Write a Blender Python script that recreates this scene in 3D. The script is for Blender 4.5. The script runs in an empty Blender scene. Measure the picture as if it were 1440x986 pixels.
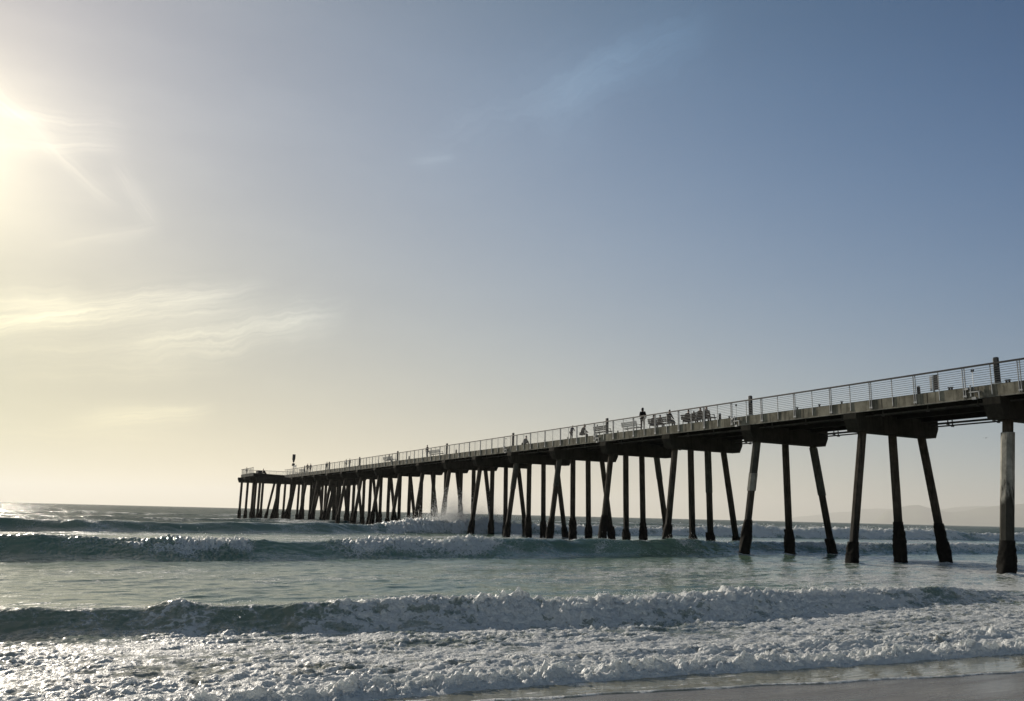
import bpy, bmesh, math, random
import numpy as np
from mathutils import Vector, Matrix
R = math.radians
random.seed(7)
sc = bpy.context.scene
C = sc.collection

# ------------------------------------------------------------------ camera
TH = 0.482545515
NU = np.array([math.cos(TH), math.sin(TH)])      # along the shore (right)
NV = np.array([-math.sin(TH), math.cos(TH)])     # out to sea, along the pier
EYE = 2.4376
cd = bpy.data.cameras.new('camera'); cam = bpy.data.objects.new('camera', cd); C.objects.link(cam)
cd.sensor_width = 36; cd.lens = 36*1172.6/1440; cd.clip_start = .1; cd.clip_end = 60000
_p, _r = 0.194126, 0.02446
F = Vector((0, math.cos(_p), math.sin(_p))); Rt = Vector((1, 0, 0)); U = Rt.cross(F)
R2 = math.cos(_r)*Rt + math.sin(_r)*U; U2 = -math.sin(_r)*Rt + math.cos(_r)*U
m = Matrix((R2, U2, -F)).transposed().to_4x4(); m.translation = (0, 0, EYE); cam.matrix_world = m
sc.camera = cam

# ------------------------------------------------------------------ light
SUN_AZ, SUN_EL = -36.0, 20.0        # azimuth from +Y towards +X
w = bpy.data.worlds.new('World'); sc.world = w; w.use_nodes = True
nt = w.node_tree; N = nt.nodes; Lk = nt.links
for n in list(N): N.remove(n)

class NB:
    """small node-building helper"""
    def __init__(s, tree): s.t = tree
    def n(s, kind, **kw):
        o = s.t.nodes.new(kind)
        for k, v in kw.items(): setattr(o, k, v)
        return o
    def put(s, sock, v):
        if isinstance(v, bpy.types.NodeSocket): s.t.links.new(v, sock)
        elif v is not None: sock.default_value = v
    def m(s, op, a, b=None, c=None, clamp=False):
        o = s.n('ShaderNodeMath', operation=op, use_clamp=clamp)
        for i, v in enumerate((a, b, c)):
            if v is not None: s.put(o.inputs[i], v)
        return o.outputs[0]
    def vm(s, op, a, b=None, scale=None):
        o = s.n('ShaderNodeVectorMath', operation=op)
        s.put(o.inputs[0], a)
        if b is not None: s.put(o.inputs[1], b)
        if scale is not None: s.put(o.inputs['Scale'], scale)
        return o.outputs['Value'] if op in ('LENGTH', 'DOT_PRODUCT') else o.outputs[0]
    def noise(s, vec, scale, detail=3, rough=.5, dist=0, dim='3D', lac=2.0):
        o = s.n('ShaderNodeTexNoise', noise_dimensions=dim)
        s.put(o.inputs['Vector'], vec); s.put(o.inputs['Scale'], scale)
        o.inputs['Detail'].default_value = detail; o.inputs['Roughness'].default_value = rough
        o.inputs['Distortion'].default_value = dist; o.inputs['Lacunarity'].default_value = lac
        return o.outputs['Fac']
    def ramp(s, v, a, b, lo=0., hi=1., smooth=True):
        o = s.n('ShaderNodeMapRange', interpolation_type='SMOOTHSTEP' if smooth else 'LINEAR')
        for i, x in enumerate((v, a, b, lo, hi)): s.put(o.inputs[i], x)
        return o.outputs[0]
    def mixc(s, f, a, b, mode='MIX'):
        o = s.n('ShaderNodeMix', data_type='RGBA', blend_type=mode)
        s.put(o.inputs[0], f); s.put(o.inputs[6], a); s.put(o.inputs[7], b)
        return o.outputs[2]
    def xyz(s, v):
        o = s.n('ShaderNodeSeparateXYZ'); s.put(o.inputs[0], v); return o.outputs
    def comb(s, x, y, z):
        o = s.n('ShaderNodeCombineXYZ')
        for i, v in enumerate((x, y, z)): s.put(o.inputs[i], v)
        return o.outputs[0]

b = NB(nt)
sky = b.n('ShaderNodeTexSky', sky_type='NISHITA', sun_disc=False)
sky.sun_elevation = R(SUN_EL); sky.sun_rotation = R(SUN_AZ)
sky.altitude = 0; sky.air_density = 1.0; sky.dust_density = .3; sky.ozone_density = 1.0
dirv = b.n('ShaderNodeTexCoord').outputs['Generated']
dx, dy, dz = b.xyz(dirv)
az = b.m('MULTIPLY', b.m('ARCTAN2', dx, dy), 57.29578)
el = b.m('MULTIPLY', b.m('ARCSINE', dz), 57.29578)
# thin cirrus: each streak is (az0, el0, az1, el1, width deg, strength, noise scale)
streaks = [(-40, 8.2, -16, 14.9, .62, .33), (-36, 9.2, -16, 13.4, .35, .16), (-28, 8.6, -11.0, 13.4, .85, .30), (-29, 4.6, -19.0, 6.4, .42, .24),
           (-38, 25.0, -30.1, 20.9, .50, .12), (-32.5, 22.3, -26.2, 17.9, .34, .10), (-27.6, 21.6, -24.0, 17.2, .42, .11),
           (-31, 14.9, -23.4, 17.6, .35, .10), (-36, 22.0, -26, 23.2, .45, .13), (-35, 20.3, -26, 22.1, .4, .13),
           (-9, 24.2, 8, 30.2, 1.8, .10), (-1, 26.6, 15.5, 33.0, 1.3, .15), (2, 27.0, 9.5, 31.5, .7, .08), (-8, 23.4, -4.2, 24.1, .22, .14), (-35, 8.4, -19, 10.6, .6, .12),
           (-35, 7.2, -18, 8.9, .45, .08), (-38, 10.6, -27, 12.2, .7, .18), (-36, 3.6, -20, 4.5, .5, .06)]
warpn = b.noise(b.comb(az, el, 0.), .22, 4, .6)
warpn2 = b.noise(b.comb(az, el, 3.), .9, 5, .65)
total = None
for i, (a0, e0, a1, e1, wd, st) in enumerate(streaks):
    L = math.hypot(a1-a0, e1-e0); tx, ty = (a1-a0)/L, (e1-e0)/L
    px = b.m('SUBTRACT', az, a0); py = b.m('SUBTRACT', el, e0)
    s_ = b.m('ADD', b.m('MULTIPLY', px, tx), b.m('MULTIPLY', py, ty))
    t_ = b.m('SUBTRACT', b.m('MULTIPLY', py, tx), b.m('MULTIPLY', px, ty))
    t_ = b.m('ADD', t_, b.m('MULTIPLY', b.m('SUBTRACT', warpn, .5), 2.6*wd))
    t_ = b.m('ADD', t_, b.m('MULTIPLY', b.m('SUBTRACT', warpn2, .5), 0.45*wd))
    fine = b.noise(b.comb(b.m('MULTIPLY', s_, .11/wd**.5), b.m('MULTIPLY', t_, 2.1/wd), 7.3*i), 1.0, 6, .68)
    g = b.m('EXPONENT', b.m('MULTIPLY', b.m('POWER', b.m('ABSOLUTE', b.m('DIVIDE', t_, wd*1.25)), 1.35), -1.0))
    e_ = b.m('MULTIPLY', b.ramp(s_, -0.3, L*.45), b.ramp(s_, L*1.02, L*.72))
    v_ = b.m('MULTIPLY', b.m('MULTIPLY', g, e_), b.m('MULTIPLY', b.ramp(fine, .12, .85), st*2.2))
    total = v_ if total is None else b.m('ADD', total, v_)
# a very thin overall veil of cirrus with broad uneven density
veil = b.noise(b.comb(b.m('MULTIPLY', az, .35), b.m('MULTIPLY', el, 1.3), 0.), .12, 5, .6)
veil = b.m('MULTIPLY', b.ramp(veil, .35, .75), b.ramp(az, 10, -35, 0.02, .10))
total = b.m('ADD', total, veil)
# thin high veil and marine haze soften the clear-sky model: brighter and creamier low down and towards the sun
q_ = b.m('DIVIDE', b.m('MAXIMUM', b.m('MINIMUM', az, 42.), -42.), 30.)
q_ = b.m('MULTIPLY', q_, b.ramp(b.m('ABSOLUTE', az), 45., 120., 1., 0.))
h_ = b.m('DIVIDE', b.m('MAXIMUM', b.m('MINIMUM', el, 42.), 0.), 30.)
e1, a1_ = R(SUN_EL), R(SUN_AZ)
ca = b.vm('DOT_PRODUCT', dirv, (math.sin(R(-37.5))*math.cos(e1), math.cos(R(-37.5))*math.cos(e1), math.sin(e1)))
ang = b.m('MULTIPLY', b.m('ARCCOSINE', b.m('MINIMUM', ca, 1.0)), 57.29578)
feats = [1., q_, h_, b.m('MULTIPLY', q_, h_), b.m('MULTIPLY', h_, h_), b.m('MULTIPLY', q_, q_), b.m('EXPONENT', b.m('DIVIDE', ang, -6.)), b.m('EXPONENT', b.m('DIVIDE', b.m('MAXIMUM', el, 0.), -4.))]
coef = [[-0.599, 0.06, -0.512, -0.893, -0.281, -0.322, 1.448, 0.231], [-0.768, 0.09, -0.012, -0.516, -0.35, -0.205, 1.359, 0.303], [-1.106, 0.302, 1.04, -0.449, -0.806, -0.158, 1.038, 0.454]]
chan = []
for ci in range(3):
    acc = b.m('ADD', b.m('MULTIPLY', b.ramp(b.m('ADD', ang, b.m('MULTIPLY', b.ramp(az, -28., -34.), -9.)), 22., 4.), (.05, .05, .07)[ci]), coef[ci][0])
    for f_, k_ in zip(feats[1:], coef[ci][1:]): acc = b.m('ADD', acc, b.m('MULTIPLY', f_, k_))
    nis = b.m('POWER', b.m('MULTIPLY', b.xyz(sky.outputs[0])[ci], .1), .35)
    chan.append(b.m('MULTIPLY', b.m('MULTIPLY', b.m('EXPONENT', acc), nis), b.ramp(b.m('ABSOLUTE', az), 60., 140., 7.07, 7.07*(1.48, 1.46, 1.42)[ci])))  # sky behind the camera raised, added fill for foam and wave faces
tot = b.m('MINIMUM', total, .8)
warm = (1.25, 1.17, .92)
chan = [b.m('MULTIPLY', c_, b.m('ADD', 1., b.m('MULTIPLY', tot, w_))) for c_, w_ in zip(chan, warm)]
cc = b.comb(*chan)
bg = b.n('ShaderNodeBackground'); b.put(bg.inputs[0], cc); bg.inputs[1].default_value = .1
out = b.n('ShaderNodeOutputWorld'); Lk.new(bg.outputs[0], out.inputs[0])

sl = bpy.data.lights.new('sun', 'SUN'); sl.energy = 5.0; sl.angle = R(.53); sl.color = (1, .90, .76)
so = bpy.data.objects.new('sun', sl); C.objects.link(so)
a, e = R(SUN_AZ), R(SUN_EL)
sdir = Vector((math.sin(a)*math.cos(e), math.cos(a)*math.cos(e), math.sin(e)))
so.rotation_euler = sdir.to_track_quat('Z', 'Y').to_euler(); so.location = (0, 0, 60)
vs = sc.view_settings
vs.view_transform = 'Standard'; vs.look = 'None'; vs.gamma = 1; vs.exposure = 0.63; vs.use_curve_mapping = False
sc.cycles.max_bounces = 6; sc.cycles.volume_bounces = 0; sc.cycles.transparent_max_bounces = 8
sc.cycles.sample_clamp_indirect = 4; sc.cycles.caustics_reflective = False; sc.cycles.caustics_refractive = False

# ------------------------------------------------------------------ helpers
def W(u, v, z=0.): return Vector((u*NU[0]+v*NV[0], u*NU[1]+v*NV[1], z))
FRAME = Matrix(((NU[0], NV[0], 0, 0), (NU[1], NV[1], 0, 0), (0, 0, 1, 0), (0, 0, 0, 1)))  # local x = u, local y = v

def perlin(x, y, seed=0):
    xi = np.floor(x).astype(np.int64); yi = np.floor(y).astype(np.int64)
    xf = x-xi; yf = y-yi
    def g(ix, iy, fx, fy):
        h = (ix*374761393 + iy*668265263 + seed*974634777) & 0xffffffff
        h = ((h ^ (h >> 13))*1274126177) & 0xffffffff
        h = h ^ (h >> 16)
        an = (h & 0xffff)*(2*np.pi/65536)
        return np.cos(an)*fx + np.sin(an)*fy
    u = xf*xf*xf*(xf*(xf*6-15)+10); v = yf*yf*yf*(yf*(yf*6-15)+10)
    a0 = g(xi, yi, xf, yf); a1 = g(xi+1, yi, xf-1, yf); a2 = g(xi, yi+1, xf, yf-1); a3 = g(xi+1, yi+1, xf-1, yf-1)
    return (a0+u*(a1-a0))*(1-v) + (a2+u*(a3-a2))*v
def fbm(x, y, o=4, seed=0, gain=.5):
    s = 0; a_ = 1; 
    for i in range(o):
        s = s + a_*perlin(x*2**i+i*17.3, y*2**i-i*9.1, seed+i); a_ *= gain
    return s
def billow(x, y, o=3, seed=0, gain=.55):
    s = 0; a_ = 1
    for i in range(o):
        s = s + a_*(np.abs(perlin(x*2.1**i+i*13.7, y*2.1**i+i*5.9, seed+i))*2-.35); a_ *= gain
    return s
def sst(a_, b_, x): t = np.clip((x-a_)/(b_-a_), 0, 1); return t*t*(3-2*t)

def mat(name):
    m_ = bpy.data.materials.new(name); m_.use_nodes = True
    t = m_.node_tree
    for n in list(t.nodes): t.nodes.remove(n)
    bb = NB(t); o = bb.n('ShaderNodeOutputMaterial'); return m_, bb, o
def principled(bb, **kw):
    p = bb.n('ShaderNodeBsdfPrincipled')
    for k, v in kw.items(): bb.put(p.inputs[k.replace('_', ' ')], v)
    return p

# ------------------------------------------------------------------ sea surface (geometry)
def axis_pts(x0, x1, c, rate, base):
    """points from x0 to x1 whose spacing grows with distance from c"""
    out_ = [c]; x = c
    while x < x1: x += max(base, rate*abs(x-c)+base); out_.append(x)
    x = c; l = []
    while x > x0: x -= max(base, rate*3*abs(x-c)+base); l.append(x)
    return l[::-1]+out_
def vpts():
    v = 8.4; o = [v]
    while v < 7000:
        r = .0026 if v < 115 else min(.03, .0026+.0004*(v-115)**.8)
        v += r*v
        if abs(v-45) < 8: v -= .4*r*v
        o.append(v)
    return np.array(o)
def upts():
    o = [0.]; u = 0.
    while u < 12000:
        r = .0028 if u < 170 else .02
        u += .026+r*u; o.append(u)
    l = []; u = 0.
    while u > -3500:
        r = .006 if u > -30 else .05
        u -= .04+r*abs(u); l.append(u)
    return np.array(l[::-1]+o)
vv = vpts(); uu = upts()
Ug, Vg = np.meshgrid(uu, vv)
print('sea grid', Ug.shape)

def curve(u, pts):
    xs, ys = zip(*pts); return np.interp(u, xs, ys)
def sand_z(u, v):
    return np.clip((10.9-v), -400, 60)*.03
def swash_edge(u):
    return curve(u, [(-40, 10.3), (0, 10.35), (5.4, 10.35), (8.1, 9.95), (11, 9.45), (14.1, 8.95), (20, 8.8), (60, 8.9)]) + .14*perlin(u*.9, u*0, 3) + .05*perlin(u*3, u*0, 5)
def bore_line(u):
    return curve(u, [(-40, 10.2), (0, 10.7), (4, 11.0), (5.7, 11.05), (8.9, 10.95), (12.3, 10.55), (16.8, 10.3), (24, 10.4), (60, 10.6)]) + .22*perlin(u*.8, u*0+2, 11) + .10*perlin(u*2.6, u*0, 12)
waves = [
    dict(vc=[(-40, 20), (-10, 19.5), (2.3, 19.2), (4.8, 18.6), (8, 18.5), (10.8, 17.4), (16, 17.8), (24, 18.6), (40, 19.5)], A=[(-40, .40), (-10, .41), (1.6, .44), (2.3, .52), (3.2, .43), (5, .44), (8, .58), (13, .52), (16, .62), (20, .44), (26, .42), (29, .22), (34, .10), (60, .05)],
         B=[(-40, .12), (-1.5, .30), (.2, .10), (1.8, .12), (2.4, .30), (3.2, .10), (4.2, .22), (5.6, .55), (8.2, .75), (9.6, 1), (21, 1), (25, .35), (30, .5), (60, .3)], wf=.75, wb=2.4, ap=1.5, s=1, k=.9),
    dict(vc=[(-60, 46), (0, 44.2), (7, 43.6), (14, 44.6), (30, 46), (45, 48), (60, 48.5), (90, 50), (200, 55)], A=[(-60, .9), (0, 1.0), (6, .92), (12, .86), (23, 1.02), (35, .98), (45, .86), (60, .80), (200, .75)],
         B=[(-60, .3), (-2, .2), (2, .1), (4.2, .45), (5.5, .75), (7.6, .8), (8.6, .12), (12, .15), (13.5, .65), (21, .85), (23.5, .1), (35, .08), (38, .3), (46, .1), (52, .5), (80, .6), (200, .4)], wf=1.5, wb=4.5, ap=2.2, s=2, k=.45),
    dict(vc=[(-80, 84), (-6, 85), (10, 86), (25, 89), (36, 94), (50, 96), (80, 95), (110, 92), (160, 90), (300, 92)], A=[(-80, 1.0), (0, 1.0), (25, 1.02), (32, 1.15), (38, 1.55), (48, 1.35), (60, 1.15), (75, 1.1), (90, 1.6), (100, 1.45), (125, 1.55), (140, 1.2), (300, 1.0)],
         B=[(-80, .1), (26, .05), (30, .25), (34, 1), (60, 1), (66, .6), (80, .95), (110, 1), (125, 1), (132, .35), (140, .9), (200, .7)], wf=1.8, wb=6, ap=3.5, s=3, k=.3),
    dict(vc=[(-200, 150), (100, 158), (400, 150)], A=[(-200, .45), (400, .5)], B=[(-200, 0), (400, 0)], wf=5, wb=9, ap=3, s=4, k=.2),
    dict(vc=[(-300, 240), (100, 246), (600, 235)], A=[(-200, .45), (400, .5)], B=[(-200, 0), (400, 0)], wf=7, wb=12, ap=3, s=5, k=.2),
]
def sea_fields(u, v):
    # u is a row, v a column; fine noise is only worked out on the rows where it matters
    full = np.zeros((v.shape[0], u.shape[1]))
    z = full.copy(); foam = full.copy(); dv = full.copy()
    bl = bore_line(u)
    def rows(lo, hi): return slice(int(np.searchsorted(v[:, 0], lo)), int(np.searchsorted(v[:, 0], hi)))
    def U_(r): return np.broadcast_to(u, full[r].shape)
    def V_(r): return np.broadcast_to(v[r], full[r].shape)
    r = rows(17, 1e9); uu_, vv_ = U_(r), V_(r)
    mid = sst(19, 24, vv_); far = sst(60, 160, vv_)
    z[r] += mid*(.016*fbm(uu_*.35, vv_*1.0, 3, 21) + .075*perlin(uu_*.38+.25*vv_, vv_*.85, 24) + .050*perlin(uu_*.8-.3*vv_, vv_*1.9, 25) + .018*perlin(uu_*2.1, vv_*4.2, 22) + .016*np.abs(perlin(uu_*1.3, vv_*3.4, 28)) + .006*perlin(uu_*2.2+vv_, vv_*6.5, 26) + .075*perlin(uu_*.10, vv_*.42, 27) + .03*perlin(uu_*.22+.1*vv_, vv_*.28, 29))
    r = rows(60, 1e9); uu_, vv_ = U_(r), V_(r); far = sst(60, 160, vv_)
    z[r] += far*(.34*fbm(uu_*.07, vv_*.16, 4, 31, .6) + .26*np.abs(perlin(uu_*.22, vv_*.4, 37))) + .16*sst(300, 900, vv_)*perlin(uu_*.02, vv_*.05, 39)
    for wv in waves:
        k = wv['k']; sd = wv['s']
        vc = curve(u, wv['vc']) + .45/k*perlin(u*.11*k, u*0+sd, 41) + .32/k*perlin(u*.5*k, u*0+sd, 43) + .10/k*perlin(u*1.3*k, u*0+sd, 44)
        A = curve(u, wv['A'])*(1+(.30 if sd == 3 else .14)*perlin(u*.5*k, u*0, 47+sd)+.08*perlin(u*1.7*k, u*0, 48+sd))
        B = curve(u, wv['B']); B = np.clip(B+.22*perlin(u*.7*k, u*0, 51+sd)*(B > .02), 0, 1)
        wf = wv['wf']*(1+.25*perlin(u*.4*k, u*0, 53))
        m0 = float(np.median(vc)); r = rows(m0-24/k**.5, m0+30/k**.5+wv['wb']*2); uu_, vv_ = U_(r), V_(r)
        s_ = vv_-vc
        sm = np.where(s_ < 0, np.exp(-(np.abs(s_)/wf)**2.0), np.exp(-(np.abs(s_)/wv['wb'])**1.5))
        front = sst(-2.0*wf, -.1*wf, s_)**.8
        br = np.where(s_ < 0, .9*front+.06*np.exp(-(s_/(2*wv['ap']))**2), .96*np.exp(-(np.abs(s_)/(wv['wb']*.7))**1.3))
        prof = sm*(1-B)+br*B
        fk = k**.6
        bw = .5*perlin(uu_*.9*fk, vv_*.9*fk, 58)
        lump = .55*billow(uu_*1.5*fk+bw, vv_*2.0*fk, 2, 61+sd, .6) + .75*billow(uu_*4.6*fk, vv_*5.5*fk+bw, 2, 65+sd, .75)
        big = perlin(uu_*.55*fk, vv_*.4*fk, 68)
        env = np.exp(-((s_+.30*wf)/(1.3*wf+.3))**2)
        z[r] += A*prof + A*B*env*(.30*lump+(.34 if sd == 1 else .22)*big)
        if sd in (2, 3): z[r] += A*B*env*.20*billow(uu_*3.6, vv_*3.4, 2, 69, .7)
        z[r] += A*B*np.exp(-(s_/(.40*wf+.12))**2)*.30*np.maximum(0, perlin(uu_*2.4*fk, vv_*1.1*fk, 66)+.35*perlin(uu_*7*fk, vv_*3*fk, 67)-.03)
        z[r] += A*(1-B)*env*.05*perlin(uu_*1.0*k, vv_*.5*k, 71) + A*(1-B)*np.exp(-(s_/(.5*wf))**2)*.13*np.maximum(0, perlin(uu_*1.1*k, vv_*.5*k, 73)-.05)
        # foam lines drawn up the glassy face
        z[r] += A*(1-B)*env*.025*billow(uu_*.8*k+vv_*.5, vv_*1.6*k, 2, 74)
        dv[r] -= A*(.42-.12*B)*np.exp(-((s_-.1)/(.9*wf))**2)
        trail = np.where(s_ > 0, np.exp(-(s_/(wv['ap']*1.0))**1.2), np.exp(-(np.abs(s_)/(wv['ap']*1.0))**3))
        f = B*trail*(.90+.42*np.clip(lump, -1, 1)+.30*big)
        f = np.where((s_ > .5*wf) , f*(.55+.9*perlin(uu_*.5*k, vv_*.6*k, 76)), f)
        if sd == 1: W1 = (vc, B)
        f = np.maximum(f, (1-B)*np.exp(-((s_-.25*wf)/(.30*wf))**2)*(.50+.7*perlin(u*.9*k, u*0, 77)))
        f = np.maximum(f, (1-B)*.34*np.exp(-((s_+.9*wf)/(wf*.9))**2)*(.5+1.7*perlin(uu_*.35*k, vv_*.5*k, 79)))
        foam[r] = np.maximum(foam[r], f)
    # foreground surge of white water between the swash front and the first wave
    r = rows(0, 24); uu_, vv_ = U_(r), V_(r); t0 = vv_-bl
    q = sst(-.05, .45, t0)*(1-sst(17.0, 20, vv_))
    wx = uu_+.30*perlin(uu_*1.1, vv_*1.1, 81)+.1*perlin(uu_*4, vv_*4, 80); wy = vv_+.30*perlin(uu_*1.1, vv_*1.1, 82)
    l1 = .62*billow(wx*1.5, wy*2.6, 2, 83, .6) + .62*billow(wx*5.2, wy*7, 2, 85, .75)
    ridg = perlin(wx*.9, wy*2.1, 86) + .5*perlin(wx*2.3, wy*4.4, 88)
    l2 = perlin(uu_*.35, vv_*.55, 87)
    bigA = .075+.055*np.clip(l2*1.8, -.6, 1)
    frontb = np.exp(-((t0-.42)/.42)**2)*(1+.5*perlin(u*.6, u*0, 91)+.35*perlin(u*1.9, u*0, 93))
    second = np.exp(-((t0-2.1-.6*perlin(u*.25, u*0, 95))/.45)**2)*curve(u, [(-5, .3), (6, .5), (10, .9), (20, 1), (40, .8)])*(.6+1.2*np.abs(perlin(u*.4, u*0, 96)))
    z[r] += q*(bigA*.62*l1*(1+.6*sst(13, 10.5, vv_)) + .05*ridg + .09*l2*sst(12, 14, vv_)*.5) + sst(-.04, .22, t0)*(frontb*(.11+.12*l1+.05*ridg)+second*(.07+.08*l1))
    patch = fbm(uu_*.28, vv_*.55, 3, 97)
    dens = curve(vv_[:, :1], [(10, 1.05), (11.6, .90), (13, .60), (15, .50), (17, .62), (19, .45), (21.5, .22), (26, .08), (34, 0.0), (40, 0)])
    gl = sst(-2.5, -1.5, vv_-W1[0])*(1-W1[1])*(1-sst(.3, 1.2, vv_-W1[0]))
    dens = dens*(1-.78*gl) + .34*np.clip(l1, -.9, .8)*(1-sst(17, 19, vv_))
    dens = dens + sst(16, 30, u)*.35*sst(17, 20, vv_)*(1-sst(20, 24, vv_))
    foam[r] = np.maximum(foam[r], sst(-.02, .08, t0)*(dens+.40*patch*(1-frontb*.6)+.35*frontb))
    # spent foam between the waves
    r = rows(18, 42); uu_, vv_ = U_(r), V_(r)
    foam[r] = np.maximum(foam[r], sst(19, 22, vv_)*(1-sst(38, 41, vv_))*(.02+.34*fbm(uu_*.07, vv_*.22, 3, 99)+.36*sst(12, 34, u)*(1-sst(26, 38, vv_)*.6)+.10))
    r = rows(48, 92); uu_, vv_ = U_(r), V_(r)
    foam[r] = np.maximum(foam[r], sst(48, 52, vv_)*(1-sst(84, 90, vv_))*(.16+.4*fbm(uu_*.05, vv_*.12, 3, 101)))
    # water churned round the nearer piles
    for kk in range(0, 6):
        for xb in ((-.15, 3.74, 8.08), (-.60, 3.74, 8.08), (-.60, 3.74, 8.08), (-.22, 2.45, 4.36, 7.2), (-.22, 2.45, 4.36, 7.2), (-.22, 2.45, 4.36, 7.2))[kk]:
            pu, pv = 42.9351+xb, 26.8928+9.144*kk
            r = rows(pv-4, pv+2); uu_, vv_ = U_(r), V_(r)
            du = (uu_-pu); dw = (vv_-pv)
            rr = np.sqrt(du**2+dw**2)+.25*perlin(uu_*1.6, vv_*1.6, 151)
            wake = np.exp(-(du/(.45+.22*np.maximum(0, -dw)))**2)*np.exp(-np.maximum(0, -dw)/2.2)*(dw < .4)
            foam[r] = np.maximum(foam[r], .95*np.exp(-(rr/.62)**4)+0*rr); foam[r] = np.maximum(foam[r], wake*(.42+.5*perlin(uu_*1.1, vv_*1.3, 153)))
            z[r] += .10*np.exp(-((rr-.45)/.25)**2)*(.6+.6*perlin(uu_*2.5, vv_*2.5, 155)) + .05*wake*perlin(uu_*1.5, vv_*2.2, 157)
    # swash sheet lying on the sand
    r = rows(0, 14); uu_, vv_ = U_(r), V_(r); t0 = vv_-bl
    sz = sand_z(uu_, vv_); se = swash_edge(u)
    t = vv_-se
    film = -.03+.042*sst(-.10, .10, t)+.010*np.exp(-((t-.10)/.07)**2)+.0035*perlin(uu_*2.2, vv_*5, 105)*sst(0, .3, t)+.003*perlin(uu_*6, vv_*14, 106)*sst(0, .3, t)
    z[r] += np.maximum(sz, 0)*(1-sst(10.9, 12.5, vv_)) + film*(1-sst(0, .6, t0))
    z += .012*sst(0, .6, v-bl)
    edgef = np.exp(-((t-.07)/.05)**2)*(.55+.8*perlin(u*1.5, u*0, 107))
    for off_, st_ in ((.45, .30), (.95, .25), (1.5, .4)):
        edgef = np.maximum(edgef, np.exp(-((t-off_-.22*perlin(u*.7, u*0, 109+int(off_*10))-.05*perlin(uu_*4, vv_*4, 108))/.045)**2)*(st_+.9*perlin(u*.6, u*0, 119+int(off_*10)))*(t0 < 0))
    foam[r] = np.maximum(foam[r], edgef*(t > -.05))
    return z, np.clip(foam, 0, 1.25), dv
Z, FO, DV = sea_fields(uu[None, :], vv[:, None])

def grid_mesh(name, U_, V_, Z_, material, attrs=None):
    ny, nx = U_.shape
    co = np.empty((ny*nx, 3), np.float32)
    co[:, 0] = U_.ravel(); co[:, 1] = V_.ravel(); co[:, 2] = Z_.ravel()
    i = np.arange((ny-1)*(nx-1)); r_, c_ = i//(nx-1), i % (nx-1); k = (r_*nx+c_)
    f = np.stack([k, k+1, k+nx+1, k+nx], 1).astype(np.int32)
    me = bpy.data.meshes.new(name)
    me.vertices.add(len(co)); me.vertices.foreach_set('co', co.ravel())
    me.loops.add(f.size); me.loops.foreach_set('vertex_index', f.ravel())
    me.polygons.add(len(f)); me.polygons.foreach_set('loop_start', np.arange(0, f.size, 4, dtype=np.int32))
    me.polygons.foreach_set('use_smooth', np.ones(len(f), bool))
    me.update(calc_edges=True)
    for n, arr in (attrs or {}).items():
        at = me.attributes.new(n, 'FLOAT', 'POINT'); at.data.foreach_set('value', arr.ravel().astype(np.float32))
    me.materials.append(material)
    o = bpy.data.objects.new(name, me); C.objects.link(o); o.matrix_world = FRAME
    return o

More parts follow.
